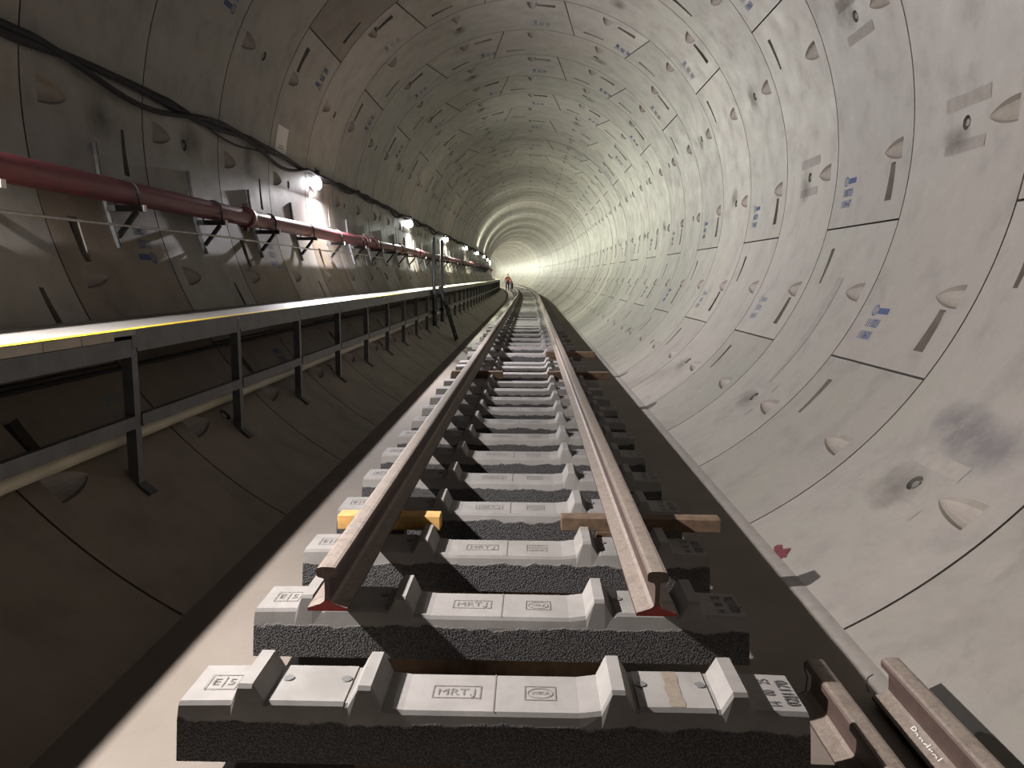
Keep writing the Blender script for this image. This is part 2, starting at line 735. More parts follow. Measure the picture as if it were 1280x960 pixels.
def sleeper_mesh():
    """profile along x, swept over the sleeper width, bevelled edges"""
    h = .048
    right = [(.304, -.014), (.332, h), (.368, h), (.397, -.004), (.408, -.004), (.409, .0), (.617, .0), (.618, -.004), (.632, -.004), (.662, h),
             (.701, h), (.722, -.002), (.868, -.006)]
    mid = [(.245, -.022), (0, -.022)]
    prof = [(-x, z) for x, z in right[::-1]] + [(-.245, -.022), (0, -.022), (.245, -.022)] + right
    bm = bmesh.new()
    hw = .104
    ins = .004
    rows = []
    for yy in (-hw, hw):
        sg = 1 if yy < 0 else -1
        up = [bm.verts.new((x, yy + sg * .006, z)) for x, z in prof]
        shoulder = [bm.verts.new((x * (1 + .003 / .87), yy, z - .012)) for x, z in prof]
        band = [bm.verts.new((x * (1 + .008 / .87), yy - sg * .004, -.062)) for x, z in prof]
        low = [bm.verts.new((x * (1 + .014 / .87), yy - sg * .008, -.18)) for x, z in prof]
        rows.append((up, shoulder, band, low))
    n = len(prof)
    (u0, s0, b0, l0), (u1, s1, b1, l1) = rows
    for i in range(n - 1):
        bm.faces.new((u0[i], u0[i + 1], u1[i + 1], u1[i]))
        bm.faces.new((l0[i + 1], l0[i], l1[i], l1[i + 1]))
        for a, b in ((s0, u0), (b0, s0), (l0, b0)):
            bm.faces.new((a[i], a[i + 1], b[i + 1], b[i]))
        for a, b in ((s1, u1), (b1, s1), (l1, b1)):
            bm.faces.new((a[i + 1], a[i], b[i], b[i + 1]))
    for i in (0, n - 1):
        q = [(u0, u1, s1, s0), (s0, s1, b1, b0), (b0, b1, l1, l0)]
        for a, b, c, d in q:
            f = (a[i], b[i], c[i], d[i])
            bm.faces.new(f if i else f[::-1])
    fix(bm)
    return mesh_from('sleeper_body', bm, M['sleeper'])


def flat_stroke(bm, pts, w, z, closed=False):
    """flat line of width w through pts"""
    n = len(pts)
    for i in range(n if closed else n - 1):
        a, b = Vector(pts[i]), Vector(pts[(i + 1) % n])
        d = (b - a).normalized()
        s = Vector((-d.y, d.x)) * w / 2
        a2, b2 = a - d * w / 2, b + d * w / 2
        bm.faces.new([bm.verts.new((p.x, p.y, z)) for p in (a2 - s, b2 - s, b2 + s, a2 + s)])


def rect(x0, x1, y0, y1):
    return [(x0, y0), (x1, y0), (x1, y1), (x0, y1)]


def sleeper_proto():
    root = empty('concrete_sleeper')
    obj('body', BODY, root)
    for x in (-.598, -.428, .428, .598):
        bm = bmesh.new()
        tube(bm, [(x, .02, -.004), (x, .02, .0035)], .0155, 16)
        obj('fastening_insert', mesh_from('fastening_insert', fix(bm), M['insert']), root)
    # pressed marks: frame lines and letters
    zt = -.0205
    bm = bmesh.new()
    flat_stroke(bm, [(.006, -.098), (.006, .098)], .004, zt)
    flat_stroke(bm, rect(-.172, -.035, -.032, .032), .004, zt, True)
    put_polys(bm, text_polys('MRT.J', .05), lambda x, y: (-.104 + x * .93, y - .002, zt))
    flat_stroke(bm, rect(.093, .181, -.036, .036), .004, zt, True)
    flat_stroke(bm, [(.137 + .036 * math.cos(2 * PI * k / 20), .026 * math.sin(2 * PI * k / 20)) for k in range(20)], .003, zt, True)
    put_polys(bm, text_polys('WIKA', .026), lambda x, y: (.137 + x * .8, y, zt))
    obj('pressed_mark', mesh_from('pressed_mark', bm, M['engraved']), root)
    bm = bmesh.new()
    zl = -.0012
    flat_stroke(bm, rect(-.825, -.737, -.042, .036), .003, zl, True)
    flat_stroke(bm, [(-.779, -.03), (-.779, .025)], .003, zl)
    put_polys(bm, text_polys('E', .05), lambda x, y: (-.803 + x, y - .003, zl))
    put_polys(bm, text_polys('5', .05), lambda x, y: (-.757 + x, y - .003, zl))
    obj('end_mark', mesh_from('end_mark', bm, M['engraved']), root)
    bm = bmesh.new()
    zr = -.0022
    put_polys(bm, text_polys('02J1170', .048, bold=.015), lambda x, y: (.842 - y, x * .88 - .005, zr))
    obj('stencilled_number', mesh_from('stencilled_number', bm, M['stencil']), root)
    bm = bmesh.new()
    for word, dy in (('14', -.062), ('00', -.002), ('25', .06)):
        put_polys(bm, text_polys(word, .043, bold=.015), lambda x, y: (.792 - y, x * .72 - .005 + dy, zr))
        obj('stencilled_date', mesh_from('stencilled_date', bm, M['stencil']), root)
        bm = bmesh.new()
    bm.free()
    for ch in root.children:
        if ch.data is not BODY:
            ch.data.transform(Matrix.Scale(KS, 4))
    return root


BODY = sleeper_mesh()
BODY.transform(Matrix.Scale(KS, 4))
SLEEPERS = [2.104 + .606 * i for i in range(12)]
SLEEPERS += [9.57, 10.24, 10.75, 12.05, 13.2, 13.93, 15.0, 16.15, 17.35, 18.3, 19.3, 20.2, 21.1, 22.4, 23.9]
s = 25.0
while s < 74:
    SLEEPERS.append(s)
    s += 1.25
SLEEPERS = [q * KS for q in SLEEPERS]
sl0 = sleeper_proto()
before = None
for i, s in enumerate(SLEEPERS):
    r = sl0 if i == 0 else copy_tree(sl0)
    if i > 9:
        for ch in list(r.children):
            if ch.name.split('.')[0] != 'body':
                bpy.data.objects.remove(ch)
    put(r, TX + (random.uniform(-.012, .012) if i > 2 else 0), s, ZS)
    r.rotation_euler.z += 0 if i == 0 else random.uniform(-.006, .006)
    if i == 0:
        lab = 'bare concrete sleeper in front of the rail ends, bolt holes and marks fully showing'
    elif i == 1:
        lab = 'concrete sleeper carrying the two sawn rail ends with red feet'
    elif i == 2:
        lab = 'concrete sleeper just in front of the yellow timber under the rails'
    elif i == 3:
        lab = 'concrete sleeper just behind the yellow timber under the rails'
    else:
        lab = 'grey concrete sleeper, the %s row of the track counted from the bare one' % ordinal(i)
    tag(r, lab, 'sleeper', 'concrete sleepers of the track')

before = copy_tree(sl0)  # unseen extra sleeper, added so its shadow falls on the foreground floor
put(before, TX, 1.60, ZS)
tag(before, 'extra concrete sleeper out of view before the first one, added for its shadow', 'sleeper', 'concrete sleepers of the track')

# rusty smear across the right seat of the bare sleeper
bm = bmesh.new()
prev = None
for k in range(9):
    y = -.0975 + .195 * k / 8
    w = .021 + .0025 * math.sin(k * 2.1)
    xm = .515 + .002 * math.sin(k * 1.3) + .004 * k / 8
    cur = [bm.verts.new((xm - w, y, .0012)), bm.verts.new((xm + w, y, .0012))]
    if prev:
        bm.faces.new((prev[0], prev[1], cur[1], cur[0]))
    prev = cur
bm.transform(Matrix.Scale(KS, 4))
obj('rust_smear', mesh_from('rust_smear', bm, M['smear']), sl0)

# ------------------------------------------------------------------ rails
RH = [(.070, 0), (.070, .011), (.050, .0175), (.022, .027), (.0105, .037), (.008, .052), (.008, .106), (.011, .117), (.031, .123),
      (.035, .128), (.035, .147), (.031, .1555), (.020, .1585), (0, .159)]
RPROF = RH + [(-x, z) for x, z in RH[::-1][1:]]


def rail_mesh(path, name='rail_steel'):
    """path: list of (origin, right, up)"""
    bm = bmesh.new()
    prev = None
    n = len(RPROF)
    first = None
    for o_, r_, u_ in path:
        cur = [bm.verts.new(o_ + r_ * x + u_ * z) for x, z in RPROF]
        if prev:
            for k in range(n):
                f = bm.faces.new((prev[k], prev[(k + 1) % n], cur[(k + 1) % n], cur[k]))
        else:
            first = cur
        prev = cur
    f0 = bm.faces.new(first)
    f1 = bm.faces.new(prev[::-1])
    f0.material_index = f1.material_index = 1
    fix(bm)
    return mesh_from(name, bm, [M['rail'], M['railcut']])


def foot_paint(o_, r_, u_, fwd):
    bm = bmesh.new()
    pts = RH[:5] + [(-x, z) for x, z in RH[:5][::-1]]
    bm.faces.new([bm.verts.new(o_ + r_ * x * .99 + u_ * (z * .98 + .0003) - fwd * .0015) for x, z in pts])
    return mesh_from('foot_paint', bm, M['railred'])


ZR = .405             # the rails are propped clear of the sleepers on timbers
YE = 2.55
TR = -.0625
for sx, lab in ((-.569, 'long rusty rail on the walkway side of the track, cut end facing'), (.569, 'long rusty rail on the far side of the track from the walkway')):
    path = []
    s = YE
    while s < 112:
        a = frame(s)[2]
        path.append((at(TR + sx, s, ZR), Vector((math.cos(a), math.sin(a), 0)), Vector((0, 0, 1))))
        s += 1.2 if s > 36 else 4.0
    r = obj('track_rail', rail_mesh(path))
    tag(r, lab, 'rail', 'rails laid on the sleepers')
    p = obj('foot_paint', foot_paint(*path[0], Vector((0, 1, 0))), r)
    p['label'] = 'red primer on the foot of the cut end'

# two loose rails on the floor at the right
ux = Vector((1, 0, 0))
uz = Vector((0, 0, 1))
zf = .0
r = obj('spare_rail', rail_mesh([(Vector((1.128, y, floor_z(1.13))), ux, uz) for y in (2.74, -1.0)]))
tag(r, 'loose rusty rail on the floor next to the end of the bare sleeper', 'rail', 'loose rails beside the track')
tl = R(5)
r2, u2 = Vector((math.cos(tl), 0, math.sin(tl))), Vector((-math.sin(tl), 0, math.cos(tl)))
r = obj('spare_rail', rail_mesh([(Vector((1.408, y, .024)), r2, u2) for y in (2.72, -1.0)]))
tag(r, 'loose rusty rail lying against the tunnel wall, chalk writing on its foot', 'rail', 'loose rails beside the track')
bm = bmesh.new()
fx = Vector((1.408, 0, .024))
slope = (r2 * -(.046 - .020) + u2 * (.0095)).normalized()
def chalk(x, y):
    # along the foot: text runs toward the camera
    return fx + r2 * (-.036 + y * .9 * .62) + u2 * (.0225 + y * .33) + Vector((0, 2.50 - x, 0))
put_polys(bm, text_polys('Pandrol', .062, 'LEFT'), chalk)
c = obj('chalk_writing', mesh_from('chalk_writing', bm, M['chalk']), r)
c['label'] = 'white handwriting on the foot'
# loops of tie wire on the rail ends
for pts, lab in (([(1.075, 2.745, .014), (1.105, 2.75, .03), (1.108, 2.75, .09), (1.096, 2.745, .11), (1.092, 2.745, .145)], 'thin black wire hooked round the end of the loose rail by the sleeper'),
                 ([(1.335, 2.74, .035), (1.325, 2.75, .06), (1.335, 2.755, .085), (1.35, 2.75, .10)], 'thin black wire loop at the end of the rail against the wall')):
    bm = bmesh.new()
    tube(bm, pts, .0022, 6)
    tag(obj('tie_wire', mesh_from('tie_wire', fix(bm), M['cable'], True)), lab, 'wire', 'tie wires on the loose rails')


# ------------------------------------------------------------------ timbers under the rails
def timber(x0, x1, s, z0, z1, d, mat, label):
    bm = bmesh.new()
    box(bm, x0, x1, s - d / 2, s + d / 2, z0, z1, bev=.003)
    o = obj('timber_packer', mesh_from('timber_packer', fix(bm), mat))
    return tag(o, label, 'timber', 'timbers packed under the rails')


def propped(x0, x1, s_, h, d, mat, label, bx):
    timber(x0, x1, s_, ZR - h, ZR - .001, d, mat, label)
    bm = bmesh.new()
    box(bm, bx - .06, bx + .06, s_ - .045, s_ + .045, floor_z(bx), ZR - h - .0005, bev=.003)
    o = obj('packing_block', mesh_from('packing_block', fix(bm), M['oldtimber']))
    tag(o, 'dark block under the ' + label, 'block', 'blocks under the timbers')


propped(-.865, -.366, 3.68, .072, .09, M['timber'], 'short yellow pine timber propping the walkway-side rail', -.60)
propped(.222, .99, 3.68, .066, .085, M['oldtimber'], 'brown timber propping the other rail, splintered end sticking out', .45)
propped(-.89, -.265, 9.46, .09, .10, M['oldtimber'], 'dark timber propping the walkway-side rail, between farther sleepers', -.60)
propped(.28, 1.04, 9.46, .09, .10, M['oldtimber'], 'dark timber propping the other rail, between farther sleepers', .45)
propped(.31, 1.07, 12.03, .09, .10, M['oldtimber'], 'dark timber sticking out beyond the rail where pale scraps lie', .45)
# packers in the shade under each sleeper
bm = bmesh.new()
box(bm, -.42, .42, -.05, .05, -.055, .055)
pk = mesh_from('packing_timber', fix(bm), M['oldtimber'])
for s in SLEEPERS[:40]:
    h = SB - floor_z(0) - .002
    o = obj('packing_timber', pk)
    put(o, TX, s, floor_z(0) + h / 2 + .0015)
    o.scale.z = h / .11
    tag(o, 'dark packing timber in the shade underneath a concrete sleeper', 'timber', 'packing timbers under the sleepers')

# ------------------------------------------------------------------ evacuation walkway on the left
WX = -2.04            # outer face
WZ = 1.268            # deck level


def wall_x(z, r_=RT):
    return -math.sqrt(r_ * r_ - (z - AZ) ** 2)


walk = empty('evacuation_walkway', (WX, 4.07, 0))
tag(walk, 'raised steel walkway along the tunnel wall with pale deck and yellow edge', 'walkway')
walk_inv = Matrix.Translation((-WX, -4.07, 0))


def wpart(name, bm, mats, parent=walk):
    fix(bm)
    bm.transform(walk_inv)
    me = mesh_from(name, bm, mats)
    return obj(name, me, parent)


def sweep(quad, s0, s1, ds=1.5, mi=0, bm=None):
    own = bm is None
    bm = bm or bmesh.new()
    prev = None
    n = max(1, round((s1 - s0) / ds))
    for i in range(n + 1):
        s_ = s0 + (s1 - s0) * i / n
        cur = [bm.verts.new(at(x, s_, z)) for x, z in quad]
        if prev:
            for k in range(len(quad)):
                bm.faces.new((prev[k], prev[(k + 1) % len(quad)], cur[(k + 1) % len(quad)], cur[k])).material_index = mi
        else:
            bm.faces.new(cur).material_index = mi
        prev = cur
    bm.faces.new(prev[::-1]).material_index = mi
    return bm


S_A, S_B = -1.93, 116.57
inner = wall_x(WZ) - .01
bays = int((S_B - S_A) / 1.5)
for i in range(bays):
    a = S_A + 1.5 * i
    wpart('deck_board', sweep([(inner, WZ - .03), (WX + .004, WZ - .03), (WX + .004, WZ), (inner, WZ)], a + .002, a + 1.498), M['deck'])
wpart('edge_line', sweep([(WX - .055, WZ), (WX + .0055, WZ), (WX + .0055, WZ + .002), (WX - .055, WZ + .002)], S_A, S_B), M['yellow'])
# buff board edges show along the first bays, steel edge beam below and beyond
for i in range(20):
    a = S_A + .29 * i
    if a + .29 < 4.02:
        wpart('board_end', sweep([(WX - .05, WZ - .047), (WX + .007, WZ - .047), (WX + .007, WZ - .003), (WX - .05, WZ - .003)], a + .003, a + .287, .3), M['fascia'])
for i in range(bays):
    a = S_A + 1.5 * i
    y0 = a + .002
    top = WZ - .05 if a + 1.5 < 4.2 else WZ - .004
    b = wpart('edge_beam', sweep([(WX - .055, top - .092 if top < WZ - .02 else top - .115), (WX + .006, top - .092 if top < WZ - .02 else top - .115), (WX + .006, top), (WX - .055, top)], a + .025, a + 1.475), M['steel'])
for i in range(bays):
    s_ = S_A + 1.5 * i
    near = s_ < 40
    pz = AZ - math.sqrt(RT * RT - (WX + .03) ** 2)
    bm = bmesh.new()
    y0, y1 = s_ - .028, s_ + .028
    c0 = at(WX - .025, s_, 0)
    # channel post: web and two flanges
    for (xa, xb, ya, yb) in ((WX - .006, WX, -.03, .03), (WX - .055, WX - .006, -.03, -.024), (WX - .055, WX - .006, .024, .03)):
        sweep([(xa, pz + .012), (xb, pz + .012), (xb, WZ - .1), (xa, WZ - .1)], s_ + ya, s_ + yb, 1, 0, bm)
    po = wpart('post', bm, M['steel'])
    bm = bmesh.new()
    t0 = math.atan2(pz - AZ, WX)
    for dt0, dt1, hw in ((-.012, .018, .04),):
        q = []
        for rr in (RT - .002, RT - .014):
            for dt, dy in ((dt0, -hw), (dt1, -hw), (dt1, hw), (dt0, hw)):
                q.append(bm.verts.new(at(rr * math.cos(t0 + dt), s_ + dy, AZ + rr * math.sin(t0 + dt))))
        for f in ((0, 1, 2, 3), (7, 6, 5, 4), (0, 4, 5, 1), (1, 5, 6, 2), (2, 6, 7, 3), (3, 7, 4, 0)):
            bm.faces.new([q[k] for k in f])
    wpart('base_plate', bm, M['darksteel'], po)
    if near:
        # bracket arm from the wall to the post top
        bm = bmesh.new()
        zw = WZ - .03
        sweep([(wall_x(zw - .17) + .0, zw - .17), (wall_x(zw - .17) + .05, zw - .17), (WX - .06, zw - .08), (WX - .06, zw), (wall_x(zw) + .003, zw)], s_ - .03, s_ + .03, 1, 0, bm)
        wpart('bracket_arm', bm, M['darksteel'])
    if i < bays - 1:
        wpart('mid_rail', sweep([(WX - .03, .742), (WX + .008, .742), (WX + .008, .808), (WX - .03, .808)], s_ + .034, s_ + 1.466), M['steel'])
    if near and s_ > 3:
        bm = sweep([(WX + .0, WZ - .1), (WX + .0085, WZ - .1), (WX + .0085, WZ - .03), (WX + .0, WZ - .03)], s_ - .03, s_ + .03)
        wpart('splice_plate', bm, M['steel'])


# ------------------------------------------------------------------ services along the left wall
def sweep_round(name, x, z, r_, s0, s1, mat, wav=None, n=12, ds=1.5, parent=None):
    bm = bmesh.new()
    pts = []
    m = max(2, int((s1 - s0) / ds))
    for i in range(m + 1):
        s_ = s0 + (s1 - s0) * i / m
        dx, dz = wav(s_) if wav else (0, 0)
        pts.append(at(x + dx, s_, z + dz))
    tube(bm, pts, r_, n)
    return obj(name, mesh_from(name, fix(bm), mat, True), parent)


o = sweep_round('drain_pipe', wall_x(.665, RT) + .095, .66, .040, -1.2, 112, M['cream'])
tag(o, 'cream plastic pipe running low on the wall behind walkway posts', 'pipe')
o = sweep_round('low_cable', wall_x(.975) + .03, .975, .014, -1.2, 60, M['cable'])
tag(o, 'thin black cable on the dark wall under the walkway', 'cable')

PX, PZ, PR = -2.80, 2.125, .082
pipe = sweep_round('fire_main', PX, PZ, PR, -1.2, 116, M['redpipe'], n=24)
tag(pipe, 'dark red fire pipe running along the wall above the walkway', 'pipe')
for s_ in (1.9, 7.9, 13.5, 14.3, 17.2, 19.9, 25.9, 31.9, 37.9, 43.9):
    big = s_ in (13.5, 14.3)
    bm = bmesh.new()
    w = .05 if not big else .09
    tube(bm, [at(PX, s_ - w, PZ), at(PX, s_ - w + .005, PZ), at(PX, s_ + w - .005, PZ), at(PX, s_ + w, PZ)], [PR + .006, PR + .022, PR + .022, PR + .006], 24)
    for dx in (-1, 1):
        box(bm, PX - .02, PX + .02, s_ - .03, s_ + .03, PZ + dx * (PR + .032) - .02, PZ + dx * (PR + .032) + .02)
    obj('coupling', mesh_from('coupling', fix(bm), M['redcoupling']), pipe)


def make_bracket():
    """wall channel, cantilever arm, brace and the clamp round the pipe; origin on the tunnel axis line at floor level"""
    root = empty('pipe_bracket')
    bm = bmesh.new()
    prev = None
    for k in range(9):
        z = 1.74 + (2.47 - 1.74) * k / 8
        x0, x1 = wall_x(z) + .002, wall_x(z) + .027
        cur = [bm.verts.new(v) for v in ((x0, -.015, z), (x1, -.015, z), (x1, -.006, z), (x1 - .015, -.006, z), (x1 - .015, .006, z), (x1, .006, z), (x1, .015, z), (x0, .015, z))]
        if prev:
            for q in range(8):
                bm.faces.new((prev[q], prev[(q + 1) % 8], cur[(q + 1) % 8], cur[q]))
        else:
            bm.faces.new(cur)
        prev = cur
    bm.faces.new(prev[::-1])
    obj('wall_channel', mesh_from('wall_channel', fix(bm), M['galv']), root)
    zt = PZ - PR - .002
    tip = PX + .125
    bm = bmesh.new()
    bar(bm, (wall_x(zt - .02) + .02, 0, zt - .0225), (tip, 0, zt - .0225), .042, .042)
    arm = obj('arm', mesh_from('arm', fix(bm), M['darksteel']), root)
    bm = bmesh.new()
    box(bm, tip, tip + .004, -.022, .022, zt - .045, zt)
    e = obj('arm_end_cap', mesh_from('arm_end_cap', fix(bm), M['paper']), arm)
    e['label'] = 'white end cap'
    bm = bmesh.new()
    bar(bm, (wall_x(1.82) + .03, 0, 1.82), (tip - .06, 0, zt - .045), .036, .03)
    obj('brace', mesh_from('brace', fix(bm), M['darksteel']), root)
    bm = bmesh.new()
    pts = [(PX - PR - .004, 0, zt - .01)] + [(PX + (PR + .004) * math.cos(a), 0, PZ + (PR + .004) * math.sin(a)) for a in [PI - PI * k / 14 for k in range(15)]] + [(PX + PR + .004, 0, zt - .01)]
    tube(bm, pts, .008, 8)
    obj('clamp', mesh_from('clamp', fix(bm), M['darksteel'], True), root)
    return root


br0 = make_bracket()
i = 0
s_ = -.43
visible = 0
while s_ < 56:
    r = br0 if i == 0 else copy_tree(br0)
    put(r, 0, s_ if s_ > 0 else s_, 0)
    if s_ > 3.5:
        lab = 'triangular steel bracket under the red pipe, %s from the camera' % (ordinal(visible) if visible else 'nearest')
        visible += 1
    else:
        lab = 'triangular steel bracket of the red pipe nearer than the view begins'
    tag(r, lab, 'bracket', 'brackets of the red pipe')
    i += 1
    s_ += 1.5

o = sweep_round('conduit', -2.742, 1.89, .0085, -1.2, 15.2, M['wire'], n=8, ds=.75, wav=lambda s: (0, .008 * math.sin(s * 1.1)))
tag(o, 'thin pale wire strung along the wall below the red pipe brackets', 'wire')


# power cables of the lamps, sagging between hooks
def sag(amp, ph, drift=0.0):
    def f(s):
        t = ((s + ph) % 3.0) / 3.0
        dz = -amp * 4 * t * (1 - t) * (1 + .8 * math.sin(s * 1.7 + ph * 3)) + .02 * math.sin(s * .9 + ph) + drift
        z = 2.99 + dz
        return (wall_x(z) + 2.98, dz)
    return f


for nm, amp, ph, r_, off, lab in (('power_cable', .035, .4, .027, .035, 'thick black cable on hooks along the upper wall, topmost of its bundle'),
                                  ('power_cable', .085, 1.2, .022, .058, 'black cable hanging in deeper loops under the thick one'),
                                  ('power_cable', .06, 2.3, .009, .03, 'thinnest black cable of the bundle on the upper wall')):
    f0 = sag(amp, ph)
    o = sweep_round(nm, -2.98 + off, 2.99, r_, -1.2, 62, M['cable'], n=8, ds=.14, wav=f0)
    tag(o, lab, 'cable', 'cables to the lamps')

# ------------------------------------------------------------------ lamps
LAMPS = [2.4, 11.27, 19.9, 28.4, 37.1, 45.3, 53.9, 62.4, 71, 79.6, 88.2, 96.8, 105.4, 114, 122.6, 131.2, 139.8, 148.4, 157, 165.6, 174]
LX, LZ = -2.965, 2.85


def make_lamp():
    root = empty('wall_lamp')
    bm = bmesh.new()
    wx = wall_x(LZ + .16) - LX
    box(bm, wx + .002, wx + .012, -.03, .03, .10, .22)
    bar(bm, (wx + .008, 0, .17), (0, 0, .17), .02, .014)
    obj('wall_plate', mesh_from('wall_plate', fix(bm), M['darksteel']), root)
    bm = bmesh.new()
    tube(bm, [(0, 0, .18), (0, 0, .17), (0, 0, .10), (0, 0, .065)], [.018, .024, .026, .022], 14)
    obj('socket', mesh_from('socket', fix(bm), M['socket'], True), root)
    return root


def bulb_mesh():
    bm = bmesh.new()
    prof = [(.02, .072), (.026, .055), (.038, .035), (.045, .005), (.046, -.03), (.042, -.06), (.026, -.08), (.010, -.088)]
    tube(bm, [(0, 0, z) for _, z in prof], [r for r, _ in prof], 18)
    return fix(bm)


WARM = {0: (1, .94, .90), 1: (1, .95, .98), 2: (.97, 1, .90), 3: (.97, 1, .82)}
POWER = {0: 440, 1: 420, 2: 380, 3: 380}
TILT = {0: 33, 1: 32, 2: 30, 3: 30, 4: 20, 5: -25, 6: -25, 7: 0}
lamp0 = make_lamp()
fittings = [lamp0] + [copy_tree(lamp0) for _ in LAMPS[1:]]
for i, s_ in enumerate(LAMPS):
    r = fittings[i]
    put(r, LX, s_, LZ)
    c = WARM.get(i, (.98, 1, .80))
    m = bulb_material('lit bulb', tuple(.5 * q + .5 * w_ for q, w_ in zip(c, (.93, .95, 1))), 120 if i else 45)
    b = obj('bulb', mesh_from('bulb', bulb_mesh(), m, True), r)
    b['label'] = 'glowing white bulb'
    if i == 0:
        lab = 'lit bulb lamp on the wall above the near end of the walkway, outside the view'
    elif i < 8:
        lab = 'lit white bulb lamp on the wall by the black cables, %s in view' % (ordinal(i - 1) if i > 1 else 'nearest')
    else:
        lab = 'lit bulb lamp far round the bend, the %s along the wall' % ordinal(i)
    tag(r, lab, 'lamp', 'wall lamps along the tunnel')
    L = bpy.data.lights.new('lamp light', 'AREA')
    L.shape = 'DISK'
    L.size = .07
    L.energy = POWER.get(i, 350 if i < 11 else 600)
    L.color = c
    lo = bpy.data.objects.new('lamp_beam', L)
    col.objects.link(lo)
    lo.parent = r
    lo.location = (.055, 0, -.04)
    lo.rotation_euler = (0, R(-90 + TILT.get(i, 15)), 0)   # the lamp faces across the tunnel, a little down

# ------------------------------------------------------------------ notice on the wall
notice = empty('wall_notice', (0, 0, 0))
tag(notice, 'white paper notice on the wall just above the black cables', 'notice')


def wallp(th, y, d):
    return ((RT - d) * math.cos(R(th)), y, AZ + (RT - d) * math.sin(R(th)))


bm = bmesh.new()
ya, yb = Y0 + 3.12 * RW, Y0 + 3.39 * RW
N_ = 5
top = [[bm.verts.new(wallp(167 + 5.8 * k / N_, y, .004)) for y in (ya, yb)] for k in range(N_ + 1)]
bot = [[bm.verts.new(wallp(167 + 5.8 * k / N_, y, .001)) for y in (ya, yb)] for k in range(N_ + 1)]
for k in range(N_):
    bm.faces.new((top[k][0], top[k][1], top[k + 1][1], top[k + 1][0]))
    bm.faces.new((bot[k][0], bot[k + 1][0], bot[k + 1][1], bot[k][1]))
    for j in (0, 1):
        bm.faces.new((top[k][j], top[k + 1][j], bot[k + 1][j], bot[k][j]))
obj('sheet', mesh_from('sheet', fix(bm), M['paper']), notice)
bm = bmesh.new()
for th, y0_, y1_, h in ((171.2, .3, .7, .18), (171.7, .25, .8, .18)):
    q = [wallp(th, ya + (yb - ya) * y0_, .005), wallp(th, ya + (yb - ya) * y1_, .005), wallp(th + h, ya + (yb - ya) * y1_, .005), wallp(th + h, ya + (yb - ya) * y0_, .005)]
    bm.faces.new([bm.verts.new(v) for v in q])
obj('printed_lines', mesh_from('printed_lines', bm, M['print']), notice)


# ------------------------------------------------------------------ rubbed patches and the red paint mark
def decal(name, poly, mat, lift=.002):
    """poly in (deg, metres along) on the lining"""
    bm = bmesh.new()
    cx = sum(p[0] for p in poly) / len(poly)
    cy = sum(p[1] for p in poly) / len(poly)
    c = bm.verts.new(wallp(cx, cy, lift))
    vs = [bm.verts.new(wallp(p[0], p[1], lift)) for p in poly]
    for a, b in zip(vs, vs[1:] + vs[:1]):
        bm.faces.new((c, a, b))
    o = obj(name, mesh_from(name, bm, mat))
    o['kind'] = 'structure'
    return o


bm = bmesh.new()
strip = [(-21.0, 1.44, 1.53), (-24, 1.45, 1.545), (-28, 1.455, 1.55), (-32, 1.465, 1.55), (-36, 1.475, 1.54), (-40, 1.485, 1.525), (-43, 1.497, 1.505)]
prev = None
for th, a, b in strip:
    cur = [bm.verts.new(wallp(th, Y0 + RW * a, .0018)), bm.verts.new(wallp(th, Y0 + RW * b, .0018))]
    if prev:
        bm.faces.new((prev[0], prev[1], cur[1], cur[0]))
    prev = cur
o = obj('wall_stain', mesh_from('wall_stain', bm, M['patch']))
o['kind'] = 'structure'
for k, th in ((0, -.7), (1, 21.75), (-1, -45.75), (2, -.7), (1, -45.75)):
    y = Y0 + RW * (k + .5)
    for dth, w, h in ((2.9, .27, .9), (-2.9, .25, .8)):
        decal('wall_stain', [(th + dth - h, y - w), (th + dth - h, y + w), (th + dth + h, y + w), (th + dth + h, y - w)], M['patch'])


def stain_material(name, colr, strength):
    m, nt, b = newmat(name)
    b.inputs['Base Color'].default_value = (*colr, 1)
    b.inputs['Roughness'].default_value = .8
    at_ = N(nt, 'ShaderNodeAttribute', attribute_name='fade')
    g = N(nt, 'ShaderNodeNewGeometry')
    n1 = noise(nt, g.outputs['Position'], 6, 6, .65)
    mu = N(nt, 'ShaderNodeMath', operation='MULTIPLY')
    nt.links.new(at_.outputs['Fac'], mu.inputs[0])
    nt.links.new(n1, mu.inputs[1])
    nt.links.new(ramp(nt, mu.outputs[0], .12, .48, 0, strength), b.inputs['Alpha'])
    return m


def soft_stain(th, y, hth, hy, mat, lift=.0016):
    bm = bmesh.new()
    n = 10
    lay = bm.verts.layers.float.new('fade')
    grid = []
    for i in range(n + 1):
        row = []
        for j in range(n + 1):
            u, v = 2 * i / n - 1, 2 * j / n - 1
            p = bm.verts.new(wallp(th + hth * u, y + hy * v, lift))
            p[lay] = max(0.0, 1 - math.sqrt(u * u + v * v))
            row.append(p)
        grid.append(row)
    for i in range(n):
        for j in range(n):
            bm.faces.new((grid[i][j], grid[i + 1][j], grid[i + 1][j + 1], grid[i][j + 1]))
    o = obj('wall_stain', mesh_from('wall_stain', bm, mat))
    o['kind'] = 'structure'


